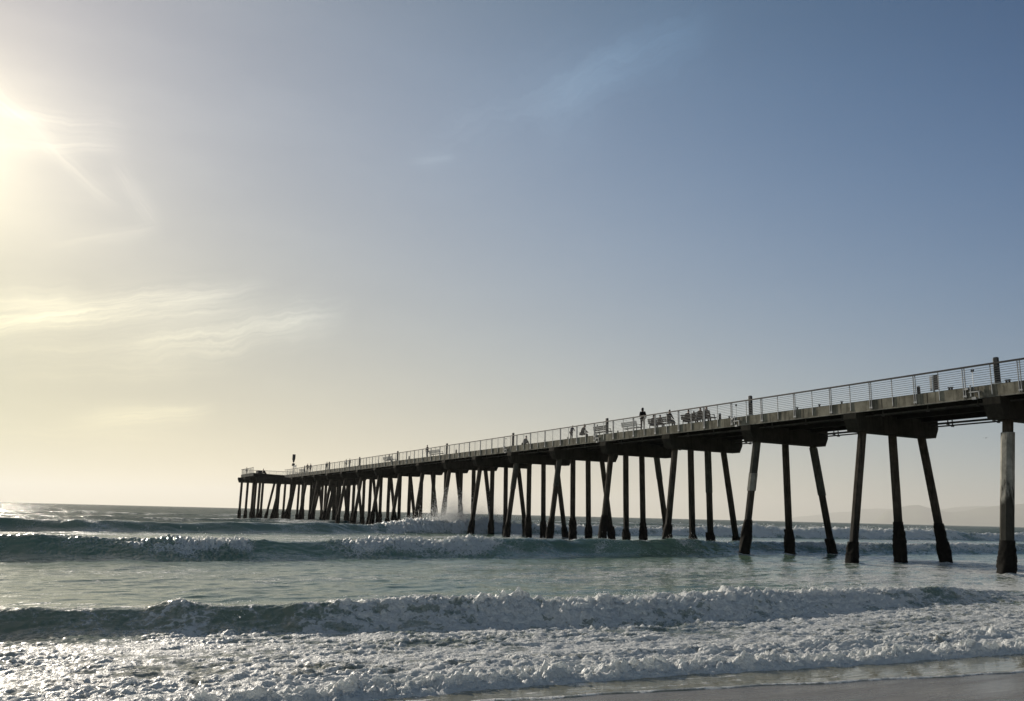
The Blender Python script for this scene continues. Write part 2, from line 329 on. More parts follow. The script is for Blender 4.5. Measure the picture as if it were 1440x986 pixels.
# ------------------------------------------------------------------ sea materials
def water_material():
    m_, bb, o = mat('sea_water')
    tc = bb.n('ShaderNodeTexCoord').outputs['Object']
    x, y, z = bb.xyz(tc)
    at = bb.n('ShaderNodeAttribute', attribute_name='foam').outputs['Fac']
    dist = bb.vm('LENGTH', tc)
    nearw = bb.ramp(y, 9, 45)
    # lace: cells of open water between threads of foam
    wn = bb.n('ShaderNodeTexNoise'); bb.put(wn.inputs['Vector'], tc); wn.inputs['Scale'].default_value = 2.2; wn.inputs['Detail'].default_value = 3
    warp = bb.vm('ADD', bb.vm('MULTIPLY', tc, bb.comb(.75, 1.15, .9)), bb.vm('SCALE', bb.vm('SUBTRACT', wn.outputs['Color'], (.5, .5, .5)), scale=.55))
    def cells(sc_):
        vn = bb.n('ShaderNodeTexVoronoi', feature='DISTANCE_TO_EDGE'); bb.put(vn.inputs['Vector'], warp); vn.inputs['Scale'].default_value = sc_
        return vn.outputs['Distance']
    c1 = bb.m('MULTIPLY', cells(1.5), 1.5); c2 = bb.m('MULTIPLY', cells(4.5), 1.5); c3 = bb.m('MULTIPLY', cells(.35), 1.2)
    cf = bb.mixc(bb.ramp(y, 22, 45), bb.comb(c1, c1, c1), bb.comb(c3, c3, c3))
    cA = bb.xyz(cf)[0]
    fine = bb.noise(tc, 14, 5, .65); med = bb.noise(tc, 1.3, 4, .6)
    lvl = bb.m('ADD', at, bb.m('MULTIPLY', bb.m('SUBTRACT', med, .5), .62))
    lvl = bb.m('ADD', lvl, bb.m('MULTIPLY', bb.m('SUBTRACT', fine, .5), .75))
    th = bb.m('ADD', bb.m('MULTIPLY', cA, .90), bb.m('MULTIPLY', c2, .55))
    fac = bb.ramp(bb.m('SUBTRACT', lvl, th), .06, .24)
    thin = bb.ramp(bb.m('SUBTRACT', lvl, bb.m('MULTIPLY', th, .55)), .0, .30, 0, .36)
    fac = bb.m('MAXIMUM', fac, thin)
    # water
    st = bb.vm('MULTIPLY', tc, bb.comb(.55, 1.25, 1.))
    n1 = bb.noise(st, 1.1, 5, .62); n2 = bb.noise(st, 5.5, 4, .6); n3 = bb.noise(bb.vm('MULTIPLY', tc, bb.comb(.5, 1., 1.)), .28, 5, .6)
    hgt = bb.m('ADD', bb.m('MULTIPLY', n1, .060), bb.m('MULTIPLY', n2, .012))
    hgt = bb.m('ADD', hgt, bb.m('MULTIPLY', n3, bb.ramp(y, 60, 160, .02, 1.5)))
    bump = bb.n('ShaderNodeBump'); bump.inputs['Strength'].default_value = 1; bump.inputs['Distance'].default_value = 1
    bb.put(bump.inputs['Height'], bb.m('MULTIPLY', hgt, bb.ramp(y, 9.5, 14, .30, 1)))
    wcol = bb.mixc(bb.ramp(bb.noise(tc, .12, 3), .35, .65), (.074, .122, .088, 1), (.108, .162, .118, 1))
    wcol = bb.mixc(bb.ramp(y, 10.5, 24), (.125, .122, .090, 1), wcol)
    wcol = bb.mixc(bb.ramp(y, 70, 160), wcol, (.012, .038, .045, 1))
    wat = principled(bb, Base_Color=wcol, Roughness=bb.ramp(y, 10, 130, .10, .16), IOR=1.44)
    bb.put(wat.inputs['Normal'], bump.outputs[0])
    dif = bb.n('ShaderNodeBsdfDiffuse'); bb.put(dif.inputs[0], (.030, .052, .050, 1))          # wave shadowing of the steep far chop, put in as a dark diffuse mix
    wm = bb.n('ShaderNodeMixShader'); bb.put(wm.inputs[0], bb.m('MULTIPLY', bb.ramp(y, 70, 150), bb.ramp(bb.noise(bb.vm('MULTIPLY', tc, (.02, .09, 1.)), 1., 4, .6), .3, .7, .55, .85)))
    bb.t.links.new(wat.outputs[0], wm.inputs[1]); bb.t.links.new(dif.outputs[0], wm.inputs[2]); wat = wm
    # foam
    b2 = bb.n('ShaderNodeBump'); b2.inputs['Strength'].default_value = .8; b2.inputs['Distance'].default_value = 1
    v3 = bb.n('ShaderNodeTexVoronoi', feature='F1'); bb.put(v3.inputs['Vector'], tc); v3.inputs['Scale'].default_value = 26
    fh = bb.m('ADD', bb.m('MULTIPLY', fine, .085), bb.m('MULTIPLY', v3.outputs['Distance'], -.006))
    fh = bb.m('ADD', fh, bb.m('MULTIPLY', bb.noise(tc, 4.5, 5, .65), .16))
    fh = bb.m('ADD', fh, bb.m('MULTIPLY', fac, .02))
    bb.put(b2.inputs['Height'], fh)
    fcol = bb.mixc(bb.ramp(fine, .3, .62), (.71, .74, .75, 1), (.87, .90, .91, 1))
    fo = principled(bb, Base_Color=fcol, Roughness=.38, IOR=1.33)
    bb.put(fo.inputs['Normal'], b2.outputs[0])
    tr = bb.n('ShaderNodeBsdfTranslucent'); bb.put(tr.inputs[0], (.8, .82, .8, 1)); bb.put(tr.inputs['Normal'], b2.outputs[0])
    fm = bb.n('ShaderNodeMixShader'); fm.inputs[0].default_value = .48
    bb.t.links.new(fo.outputs[0], fm.inputs[1]); bb.t.links.new(tr.outputs[0], fm.inputs[2])
    mx = bb.n('ShaderNodeMixShader'); bb.put(mx.inputs[0], fac)
    bb.t.links.new(wat.outputs[0], mx.inputs[1]); bb.t.links.new(fm.outputs[0], mx.inputs[2])
    bb.t.links.new(mx.outputs[0], o.inputs[0])
    return m_
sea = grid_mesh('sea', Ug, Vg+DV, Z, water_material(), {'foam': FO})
sea['kind'] = 'structure'; sea['label'] = 'green-grey ocean with three breaking waves and white foam'

# sand
def sand_material():
    m_, bb, o = mat('wet_sand')
    tc = bb.n('ShaderNodeTexCoord').outputs['Object']; x, y, z = bb.xyz(tc)
    g = bb.noise(tc, 60, 4, .7); g2 = bb.noise(bb.vm('MULTIPLY', tc, bb.comb(.4, 1.4, 1)), 1.1, 4, .6)
    col = bb.mixc(g2, (.100, .090, .078, 1), (.150, .138, .120, 1))
    col = bb.mixc(bb.m('MULTIPLY', bb.ramp(g, .35, .7), .35), col, (.06, .052, .045, 1))
    wy = bb.m('ADD', y, bb.m('MULTIPLY', bb.noise(bb.vm('MULTIPLY', tc, bb.comb(.5, .5, 1)), 1., 4, .6), 1.6))
    col = bb.mixc(bb.ramp(wy, 8.9, 9.5, 0, .35), col, (.060, .052, .043, 1))       # still soaked from the last wash
    bump = bb.n('ShaderNodeBump'); bump.inputs['Distance'].default_value = 1
    bb.put(bump.inputs['Height'], bb.m('ADD', bb.m('MULTIPLY', g, .0016), bb.m('MULTIPLY', g2, .02)))
    p = principled(bb, Base_Color=col, Roughness=bb.ramp(bb.noise(bb.vm('MULTIPLY', tc, bb.comb(.25, 1.8, 1)), 1.0, 4, .6), .35, .65, .10, .34), IOR=1.4); bb.put(p.inputs['Normal'], bump.outputs[0])
    bb.t.links.new(p.outputs[0], o.inputs[0]); return m_
us = np.concatenate([np.arange(-400, -20, 12), np.arange(-20, 60, .25), np.arange(60, 900, 15)])
vs_ = np.concatenate([np.arange(-120, 2, 4), np.arange(2, 14, .12), np.arange(14, 120, 6), np.arange(120, 8000, 400)])
Us, Vs = np.meshgrid(us, vs_)
Zs = sand_z(Us, Vs) + .006*perlin(Us*.8, Vs*1.5, 201)*(Vs < 16) 
Zs = np.where(Vs > 12, np.maximum(Zs-.12*sst(12, 14, Vs), -6), Zs)
sand = grid_mesh('beach_sand', Us, Vs, Zs, sand_material()); sand['kind'] = 'structure'

# ================================================================== objects: shared helpers
def tag(o, label=None, cat=None, group=None, kind=None):
    if label: o['label'] = label
    if cat: o['category'] = cat
    if group: o['group'] = group
    if kind: o['kind'] = kind
    return o
def empty(name, u, v, z=0., rz=0.):
    o = bpy.data.objects.new(name, None); C.objects.link(o); o.location = W(u, v, z); o.rotation_euler = (0, 0, TH+rz)
    o.empty_display_size = .3
    return o
class MB:
    def __init__(s): s.v = []; s.f = []
    def add(s, vs_, fs):
        n = len(s.v); s.v += [tuple(p) for p in vs_]; s.f += [tuple(i+n for i in f) for f in fs]
    def box(s, x0, x1, y0, y1, z0, z1):
        s.add([(x0, y0, z0), (x1, y0, z0), (x1, y1, z0), (x0, y1, z0), (x0, y0, z1), (x1, y0, z1), (x1, y1, z1), (x0, y1, z1)],
              [(0, 3, 2, 1), (4, 5, 6, 7), (0, 1, 5, 4), (1, 2, 6, 5), (2, 3, 7, 6), (3, 0, 4, 7)])
    def prism(s, prof, y0, y1):      # profile in x,z swept along y
        n = len(prof)
        s.add([(x, y0, z) for x, z in prof]+[(x, y1, z) for x, z in prof],
              [tuple(range(n)), tuple(range(2*n-1, n-1, -1))]+[(i, i+n, (i+1) % n+n, (i+1) % n) for i in range(n)])
    def rings(s, rings):
        n = len(rings[0]); vs_ = [p for r in rings for p in r]
        fs = [tuple(range(n))[::-1], tuple(range(len(vs_)-n, len(vs_)))]
        for j in range(len(rings)-1):
            for i in range(n): fs.append((j*n+i, j*n+(i+1) % n, (j+1)*n+(i+1) % n, (j+1)*n+i))
        s.add(vs_, fs)
    def tube(s, a_, b_, r0, r1=None, n=8):
        a_ = Vector(a_); b_ = Vector(b_); d = (b_-a_).normalized(); r1 = r0 if r1 is None else r1
        t = d.orthogonal().normalized(); q = d.cross(t)
        s.rings([[c+(t*math.cos(2*math.pi*i/n)+q*math.sin(2*math.pi*i/n))*r for i in range(n)] for c, r in ((a_, r0), (b_, r1))])
    def build(s, name, material, parent=None, smooth=False):
        me = bpy.data.meshes.new(name); me.from_pydata(s.v, [], s.f); me.materials.append(material)
        if smooth:
            for p in me.polygons: p.use_smooth = True
        me.update(); o = bpy.data.objects.new(name, me); C.objects.link(o)
        if parent: o.parent = parent
        return o

def plain(name, col, rough=.6, metal=0., var=.25, scale=3., bump=0., ior=1.3):
    m_, bb, o = mat(name)
    tc = bb.n('ShaderNodeTexCoord').outputs['Object']
    n_ = bb.noise(tc, scale, 5, .6)
    dark = tuple(c*(1-var) for c in col)+(1,); lite = tuple(min(1, c*(1+var)) for c in col)+(1,)
    p = principled(bb, Base_Color=bb.mixc(bb.ramp(n_, .3, .7), dark, lite), Roughness=rough, Metallic=metal, IOR=ior)
    if bump:
        bp = bb.n('ShaderNodeBump'); bp.inputs['Distance'].default_value = bump; bb.put(bp.inputs['Height'], bb.noise(tc, scale*4, 4)); bb.put(p.inputs['Normal'], bp.outputs[0])
    bb.t.links.new(p.outputs[0], o.inputs[0]); return m_

def concrete(name, lo, hi, streak=.55, joint=0.):
    m_, bb, o = mat(name)
    tc = bb.n('ShaderNodeTexCoord').outputs['Object']; x, y, z = bb.xyz(tc)
    n_ = bb.noise(tc, 1.1, 5, .65); f_ = bb.noise(tc, 14, 5, .7)
    st = bb.noise(bb.comb(bb.m('MULTIPLY', x, 5.), bb.m('MULTIPLY', y, 3.2), bb.m('MULTIPLY', z, .35)), 1.0, 4, .65)
    col = bb.mixc(bb.ramp(n_, .3, .7), lo+(1,), hi+(1,))
    col = bb.mixc(bb.m('MULTIPLY', bb.ramp(st, .48, .68), streak), col, tuple(c*.35 for c in lo)+(1,))
    col = bb.mixc(bb.m('MULTIPLY', bb.ramp(f_, .55, .75), .35), col, tuple(c*.5 for c in lo)+(1,))
    hgt = bb.m('ADD', bb.m('MULTIPLY', f_, .012), bb.m('MULTIPLY', n_, .02))
    if joint:
        fr = bb.m('ABSOLUTE', bb.m('SUBTRACT', bb.m('FRACT', bb.m('ADD', bb.m('DIVIDE', y, joint), .25)), .5))
        jm = bb.ramp(fr, .012, .004)
        col = bb.mixc(jm, col, (.02, .02, .018, 1)); hgt = bb.m('SUBTRACT', hgt, bb.m('MULTIPLY', jm, .03))
    p = principled(bb, Base_Color=col, Roughness=.9, IOR=1.12)
    bp = bb.n('ShaderNodeBump'); bp.inputs['Distance'].default_value = 1; bb.put(bp.inputs['Height'], hgt); bb.put(p.inputs['Normal'], bp.outputs[0])
    bb.t.links.new(p.outputs[0], o.inputs[0]); return m_

def pile_material():
    m_, bb, o = mat('pile_concrete')
    g = bb.n('ShaderNodeNewGeometry').outputs['Position']; x, y, z = bb.xyz(g)
    n_ = bb.noise(g, 1.3, 5, .65); st = bb.noise(bb.vm('MULTIPLY', g, (6., 6., .5)), 1, 4, .6); f_ = bb.noise(g, 18, 4, .7)
    col = bb.mixc(bb.ramp(n_, .3, .7), (.030, .026, .021, 1), (.062, .053, .043, 1))
    col = bb.mixc(bb.m('MULTIPLY', bb.ramp(st, .45, .65), .7), col, (.014, .012, .010, 1))
    zz = bb.m('ADD', z, bb.m('MULTIPLY', bb.m('SUBTRACT', st, .5), 3.0))
    col = bb.mixc(bb.ramp(zz, 3.8, 2.0), col, (.008, .008, .007, 1))          # tide-wetted growth band
    p = principled(bb, Base_Color=col, Roughness=bb.ramp(zz, 2., 4., .6, .9), IOR=1.14)
    bp = bb.n('ShaderNodeBump'); bp.inputs['Distance'].default_value = 1
    bb.put(bp.inputs['Height'], bb.m('ADD', bb.m('MULTIPLY', f_, .015), bb.m('MULTIPLY', n_, .03))); bb.put(p.inputs['Normal'], bp.outputs[0])
    bb.t.links.new(p.outputs[0], o.inputs[0]); return m_

M_fascia = concrete('edge_concrete', (.11, .103, .082), (.22, .208, .17), .75, 1.524*2)
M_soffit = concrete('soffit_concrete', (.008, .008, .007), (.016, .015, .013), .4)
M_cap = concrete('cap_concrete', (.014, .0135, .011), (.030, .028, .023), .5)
M_deck = concrete('deck_concrete', (.22, .21, .19), (.30, .29, .27), .2)
M_pile = pile_material()
M_crust = plain('mussel_crust', (.006, .006, .0055), .8, 0, .5, 9., .03, 1.13)
M_jack = concrete('jacket_concrete', (.035, .037, .032), (.07, .07, .062), .6)
M_jackl = concrete('pale_jacket_concrete', (.12, .12, .105), (.27, .26, .23), .7)
def stain_jacket(m_):
    """tide stain creeping up the lower part of the pale jackets, with a ragged top"""
    t_ = m_.node_tree; bb = NB(t_); p = [n for n in t_.nodes if n.type == 'BSDF_PRINCIPLED'][0]
    src_ = p.inputs['Base Color'].links[0].from_socket
    g = bb.n('ShaderNodeNewGeometry').outputs['Position']; z = bb.xyz(g)[2]
    st = bb.noise(bb.vm('MULTIPLY', g, (2.4, 2.4, .55)), 1, 4, .65)
    zz = bb.m('ADD', z, bb.m('MULTIPLY', bb.m('SUBTRACT', st, .5), 6.0))
    p_in = bb.mixc(bb.ramp(zz, 4.6, 3.6, 0, .9), src_, (.012, .012, .010, 1)); t_.links.new(p_in, p.inputs['Base Color'])
M_jackl2 = concrete('near_jacket_concrete', (.14, .14, .125), (.30, .29, .26), .6); stain_jacket(M_jackl2)
M_steel = plain('galvanised_steel', (.28, .29, .30), .45, .55, .2, 5.)
M_rail = plain('dark_top_rail', (.022, .023, .025), .5, .3, .2, 5.)
M_cable = plain('rail_bar_steel', (.10, .105, .11), .45, .5, .2, 5.)
M_dark = plain('dark_painted_metal', (.018, .022, .026), .6, 0, .3, 4., 0., 1.2)
M_pale = plain('pale_painted_metal', (.42, .43, .43), .6, 0, .15, 4.)
M_pipe = plain('old_pipe', (.045, .045, .042), .6, .2, .4, 2.)
M_wood = plain('grey_weathered_slats', (.045, .041, .036), .9, 0, .3, 6., 0., 1.12)

# ================================================================== pier
U0, V0, SP = 42.9351, 26.8928, 9.144
pier = empty('pier', U0, V0)
tag(pier, 'long grey concrete fishing pier on dark splayed piles running out into the surf', 'pier')
ZT, ZB = 9.80, 9.22
YS, YE = -21.0, 162.7            # shore end (outside the picture) .. start of the pierhead
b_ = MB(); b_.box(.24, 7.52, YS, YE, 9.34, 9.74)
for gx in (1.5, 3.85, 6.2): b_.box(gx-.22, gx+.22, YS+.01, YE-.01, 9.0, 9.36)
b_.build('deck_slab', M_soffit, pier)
b_ = MB(); b_.box(.252, 7.51, YS, YE, 9.744, 9.79); b_.build('walkway', M_deck, pier)
for x0, x1, nm in ((0., .25, 'near'), (7.51, 7.76, 'far')):
    b_ = MB(); b_.box(x0, x1, YS, YE, ZB, ZT+.04); b_.build('edge_beam', M_fascia, pier)
b_ = MB(); b_.box(-.045, .10, YS, YE, ZB-.055, ZB-.003); b_.build('drip_ledge', M_jackl, pier)
for px_, pz, r_ in ((6.9, 8.90, .07), (7.35, 8.78, .05), (.75, 8.98, .05)):
    b_ = MB(); b_.tube((px_, YS, pz), (px_, YE, pz), r_, n=10)
    y = YS+1.
    while y < YE: b_.box(px_-.03, px_+.03, y-.03, y+.03, pz-.10, 9.36); b_.box(px_-.10, px_+.10, y-.05, y+.05, pz-r_-.05, pz-r_+.01); y += 3.048
    b_.build('service_pipe', M_pipe, pier, False)

def pile_mesh(x0, x1, zt, zb, rad, seed, n=8, crust=None):
    """leaning octagonal shaft between (x0,zt) and (x1,zb)"""
    rnd = random.Random(seed); mb = MB(); rings = []
    zs = np.linspace(zb, zt, 12)
    for z_ in zs:
        t = (zt-z_)/(zt-zb); cx = x0+(x1-x0)*t
        rings.append([(cx+rad*(1+rnd.uniform(-.02, .02))*math.cos(math.pi/8+2*math.pi*i/n), rad*(1+rnd.uniform(-.02, .02))*math.sin(math.pi/8+2*math.pi*i/n), z_) for i in range(n)])
    mb.rings(rings); return mb
def crust_mesh(x0, x1, zt, zb, top, seed, core=.275):
    rnd = random.Random(seed); mb = MB(); rings = []; n = 26; ph = rnd.random()*50
    zs = np.linspace(-1.0, top, 30)
    for z_ in zs:
        t = (zt-z_)/(zt-zb); cx = x0+(x1-x0)*t
        ring = []
        for i in range(n):
            an = 2*math.pi*i/n
            nz = float(perlin(np.array([math.cos(an)*1.5+ph]), np.array([math.sin(an)*1.5+z_*1.1]), seed)[0])
            n2 = float(perlin(np.array([math.cos(an)*5+ph]), np.array([math.sin(an)*5+z_*5]), seed+9)[0])
            edge = min(1., max(0., (top+.9*nz+.3*n2-z_)/.6))
            r_ = core+(.04+.05*min(1., max(0., (top-z_)/1.6))+.10*nz+.09*n2+.03*max(0, 1.3-abs(z_-.9)))*edge**.6
            ring.append((cx+r_*math.cos(an), r_*math.sin(an), z_))
        rings.append(ring)
    mb.rings(rings); return mb
FOUR = [(.80, -.22), (2.42, 2.45), (4.24, 4.36), (5.95, 7.20)]
THREE = [(.92, -.60), (3.70, 3.74), (6.53, 8.08)]
jackets = {(0, 0): [(7.35, 1.5, .335, M_jackl2)], (2, 0): [(8.0, 5.75, .30, M_jack), (5.745, 4.5, .325, M_jackl)], (2, 2): [(7.9, 4.4, .31, M_jack)],
           (3, 2): [(8.0, 4.6, .295, M_jack)], (4, 3): [(8.0, 6.0, .295, M_jack)], (6, 0): [(8.0, 5.2, .30, M_jack)], (5, 0): [(8.0, 5.3, .29, M_jack)]}
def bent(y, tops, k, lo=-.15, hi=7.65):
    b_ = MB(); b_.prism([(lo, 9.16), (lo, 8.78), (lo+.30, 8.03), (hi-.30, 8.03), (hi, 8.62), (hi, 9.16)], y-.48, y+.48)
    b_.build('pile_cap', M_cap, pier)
    for i, (xt, xb) in enumerate(tops):
        sd = (k+5)*17+i
        zt, zb = 8.10, -1.6
        xb2 = xb+(xb-xt)*(1.8/7.8)
        p = pile_mesh(xt, xb2, zt, zb, .265, sd).build('pile', M_pile, pier); p.location = (0, y, 0)
        top = 1.85+.75*random.Random(sd).uniform(-1, 1)
        c = crust_mesh(xt, xb2, zt, zb, top+(.35 if (k, i) == (0, 0) else 0), sd, .345 if (k, i) == (0, 0) else .275).build('mussel_crust', M_crust, p, True)
        for (za, zb_, rr, mm) in jackets.get((k, i), []):
            j = MB(); rg = []
            for z_ in (zb_, za):
                t = (zt-z_)/(zt-zb); cx = xt+(xb2-xt)*t
                rg.append([(cx+rr*math.cos(math.pi/8+math.pi*q/4), rr*math.sin(math.pi/8+math.pi*q/4), z_) for q in range(8)])
            j.rings(rg); j.build('repair_jacket', mm, p)
for k in range(-1, 18):
    bent(k*SP, [(1.15, -.12)]+THREE[1:] if k == 0 else THREE if k <= 2 else FOUR, k)

# pierhead: a wider platform, its shore side cut off at an angle
PH = 9.80
ph = MB(); out_ = [(0, 162.7), (-7.8, 157.2), (-7.8, 171.2), (15.6, 171.2), (15.6, 157.2), (7.76, 162.7)]
n = len(out_); ph.add([(x, y, 9.0) for x, y in out_]+[(x, y, PH) for x, y in out_], [tuple(range(n)), tuple(range(2*n-1, n-1, -1))]+[(i, (i+1) % n, (i+1) % n+n, i+n) for i in range(n)])
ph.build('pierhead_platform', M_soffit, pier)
b_ = MB(); b_.box(-7.9, -7.803, 157.2, 171.2, ZB, ZT+.04); b_.build('edge_beam', M_fascia, pier)
for y, xs in ((158.1, [-6.15, -2.4, .6, 3.2, 5.8, 9.5, 13.6]), (161.8, [-6.75, -1.2, 1.6, 4.2, 6.8, 11.0, 14.2]), (166.0, [-7.2, -3.9, -.6, 2.4, 5.4, 8.6, 13.8]), (170.2, [-7.75, -4.6, -1.0, 2.0, 5.2, 9.4, 14.4])):
    bent(y, [(x+(.5 if i in (2, 5) else 0), x-(.9 if i in (2, 5) else 0)) for i, x in enumerate(xs)], int(y), lo=min(xs)-.9, hi=15.3)

# railing
rail = MB(); rail.box(-.10, .0, YS, YE, 10.90, 10.99); rail = rail.build('railing', M_rail, pier)
def single(mb, x, y): mb.box(x-.035, x+.0, y-.022, y+.022, 9.30, 10.90)
def double(mb, x, y):
    for d in (-.075, .045): mb.box(x-.06, x+.0, y+d, y+d+.032, 9.26, 10.90)
    mb.box(x-.065, x-.001, y-.11, y+.11, 9.32, 9.40)
nxt = int((YE-YS)/1.524); far_posts = MB(); cnt = 0; sdm = None; ddm = None
for i in range(-7, 106):
    y = i*1.524
    if y < YS or y > YE-.3: continue
    if -4 <= y <= 147:
        mb = MB(); (single if i % 2 == 0 else double)(mb, -.004, 0)
        if i % 2 == 0:
            if sdm is None: o = mb.build('rail_post', M_steel, rail); sdm = o.data
            else: o = bpy.data.objects.new('rail_post', sdm); C.objects.link(o); o.parent = rail
        else:
            if ddm is None: o = mb.build('rail_post', M_steel, rail); ddm = o.data
            else: o = bpy.data.objects.new('rail_post', ddm); C.objects.link(o); o.parent = rail
        o.location = (0, y, 0); cnt += 1
    else: (single if i % 2 == 0 else double)(far_posts, -.004, y)
for y in np.arange(157.3, 171, 1.524): double(far_posts, -7.904, y)
for x in np.arange(-7.7, 15.5, 1.524): far_posts.box(x-.02, x+.02, 171.0, 171.05, 9.8, 10.9)
o = far_posts.build('rail_post', M_steel, rail); o['kind'] = 'stuff'
for j in range(8):
    z_ = 9.93+j*.122
    b_ = MB(); b_.box(-.043, -.023, YS, YE, z_-.010, z_+.010)
    b_.box(-7.945, -7.925, 157.2, 171.2, z_-.010, z_+.010); b_.box(-7.8, 15.5, 171.06, 171.08, z_-.01, z_+.01)
    b_.build('rail_bar', M_cable, rail)
b_ = MB(); b_.box(-8.0, -7.905, 157.2, 171.2, 10.90, 10.99); b_.box(-7.9, 15.6, 171.0, 171.1, 10.901, 10.99)
b_.build('pierhead_top_rail', M_rail, rail)
# short steel stubs standing on the edge beam
for yy in (-.9, -.75, 2.35, 2.5, 9.9, 11.7, 13.6, 20.2, 23.0, 34.5, 38.0, 43.0, 47.5, 52.0):
    b_ = MB(); b_.box(.05, .13, yy-.04, yy+.04, ZT+.041, ZT+.17); b_.box(.02, .18, yy-.06, yy+.06, ZT+.17, ZT+.20); b_.build('steel_stub', M_dark, pier)

# ================================================================== furniture on the pier
ordinal = ['nearest', 'second nearest', 'third', 'fourth', 'fifth', 'sixth', 'seventh', 'eighth', 'ninth', 'tenth', 'eleventh', 'twelfth']
def light_post(y, lab):
    t = empty('lamp_bollard', U0+.16, V0+y, ZT+.04); tag(t, lab, 'lamp bollard', 'tall lamp bollards along the pier edge')
    b_ = MB(); b_.box(-.13, .17, -.22, .30, 0, .05); b_.build('base_plate', M_pale, t)
    b_ = MB(); b_.rings([[(-.07, -.10, .05), (.11, -.10, .05), (.11, .12, .05), (-.07, .12, .05)], [(-.07, -.09, 1.42), (.11, -.09, 1.42), (.11, .11, 1.42), (-.07, .11, 1.42)], [(-.05, -.07, 1.45), (.09, -.07, 1.45), (.09, .09, 1.45), (-.05, .09, 1.45)]])
    b_.build('post', M_dark, t)
    b_ = MB(); b_.box(-.06, .10, .118, .150, .06, 1.41); b_.build('side_panel', M_pale, t)
lp = ['tall dark lamp bollard at the right edge above the pale pile', 'tall dark lamp bollard above the cap with the banded left pile', 'tall dark lamp bollard beside the pale bench and rail',
      'slender dark lamp bollard sticking above the rail over the middle of the pier', 'lamp bollard just right of the standing person by the bench, mid-distance', 'small lamp bollard left of that person, over the splashing surf',
      'small lamp bollard on the far half of the pier, over the closely packed piles', 'tiny lamp bollard on the far pier, right of the two standing people', 'tiny lamp bollard beside the two standing people near the pierhead']
for j in range(9): light_post(18.288*j-.25, lp[j])

def standpipe(y, lab):
    t = empty('standpipe', U0-.02, V0+y, 0); tag(t, lab, 'standpipe', 'thin valve pipes hooked over the pier edge')
    b_ = MB(); b_.tube((-.08, 0, 9.25), (-.08, 0, 10.62), .014, n=8); b_.build('pipe', M_steel, t)
    b_ = MB()
    for i in range(12):
        a0, a1 = 2*math.pi*i/12, 2*math.pi*(i+1)/12
        b_.tube((-.08, .09*math.cos(a0), 10.70+.09*math.sin(a0)), (-.08, .09*math.cos(a1), 10.70+.09*math.sin(a1)), .014, n=6)
    b_.box(-.10, -.06, -.06, .06, 10.66, 10.74); b_.build('valve_wheel', M_dark, t)
    b_ = MB(); b_.box(-.16, -.03, -.35, .25, 9.50, 9.56); b_.box(-.16, -.10, -.33, -.28, 9.15, 9.56); b_.box(-.16, -.03, -.12, .12, 9.12, 9.25); b_.box(-.14, -.08, .14, .2, 9.3, 9.9); b_.box(-.16, -.03, .3, .5, 9.68, 9.78)
    b_.build('bracket', M_steel, t)
for j, lb in enumerate(['thin pipe with a round valve wheel at the right edge of the picture', 'thin pipe with a round valve wheel above the pile with the pale band', 'thin valve pipe on the rail beside the pale bench', 'faint thin valve pipe left of the lamp bollard in mid-pier']):
    standpipe(18.288*j+.95, lb)

def notice(y):
    t = empty('notice_board', U0+.55, V0+y, 9.79); tag(t, 'pale upright notice board with a dark panel behind the railing, near the right', 'notice board')
    b_ = MB(); b_.box(-.04, .04, -.04, .04, 0, 1.12); b_.build('post', M_steel, t)
    b_ = MB(); b_.box(-.07, -.045, -.34, -.06, .22, 1.08); b_.build('dark_panel', M_dark, t)
    b_ = MB(); b_.box(-.07, -.045, .06, .20, .20, 1.05); b_.build('pale_panel', M_pale, t)
notice(3.75)
for y, lb in ((4.6, 'short dark bollard left of the notice board'), (21.5, 'short dark bollard left of the lamp bollard above the banded pile'), (70.3, 'short dark bollard on the mid pier, left of a rail post'), (86.8, 'tiny dark bollard left of the standing person by the bench')):
    t = empty('short_bollard', U0+.35, V0+y, 9.79); tag(t, lb, 'bollard', 'short bollards by the pier rail')
    b_ = MB(); b_.tube((0, 0, 0), (0, 0, .5), .10, .09, 12); b_.build('post', M_dark, t)
    b_ = MB(); b_.tube((0, 0, .5), (0, 0, .56), .115, .05, 12); b_.build('cap', M_pale, t)

def bench(v, off, L, lab, mm=M_wood):
    t = empty('bench', U0+off, v, 9.79); tag(t, lab, 'bench', 'slatted benches facing out from the pier')
    h = L/2
    b_ = MB()
    for x in (-.02, .12, .26, .40): b_.box(x, x+.11, -h, h, .42, .46)
    b_.build('seat', mm, t)
    b_ = MB()
    for z_ in (.54, .68, .82): b_.prism([(-.14-(z_-.5)*.2, z_), (-.10-(z_-.5)*.2, z_), (-.13-(z_-.5)*.2, z_+.11), (-.17-(z_-.5)*.2, z_+.11)], -h, h)
    b_.build('backrest', mm, t)
    for y in (-h+.12, h-.16):
        b_ = MB(); b_.box(-.10, -.05, y, y+.05, 0, .55); b_.box(.42, .47, y, y+.05, 0, .42); b_.box(-.10, .47, y+.001, y+.049, .37, .415)
        b_.prism([(-.10, .5), (-.05, .5), (-.17, .95), (-.21, .95)], y, y+.05); b_.build('leg', M_dark, t)
        b_ = MB(); b_.box(-.12, .40, y+.002, y+.048, .64, .68); b_.box(.36, .40, y+.003, y+.047, .45, .64); b_.build('armrest', M_dark, t)
bench(50.75, .75, 2.0, 'dark bench with two seated people, the rightmost bench')
bench(52.75, .95, 1.5, 'dark bench where a hunched person sits, left of the rightmost bench')
bench(56.2, .75, 2.9, 'long dark bench under the three people beside the standing black hoodie')
bench(60.4, .75, 2.3, 'empty pale bench left of the standing person in black', M_pale)
bench(65.0, .75, 2.2, 'empty bench right behind the lamp bollard in mid-pier')
bench(105.0, .75, 3.6, 'pale bench right of the lone standing person in mid-distance', M_pale)
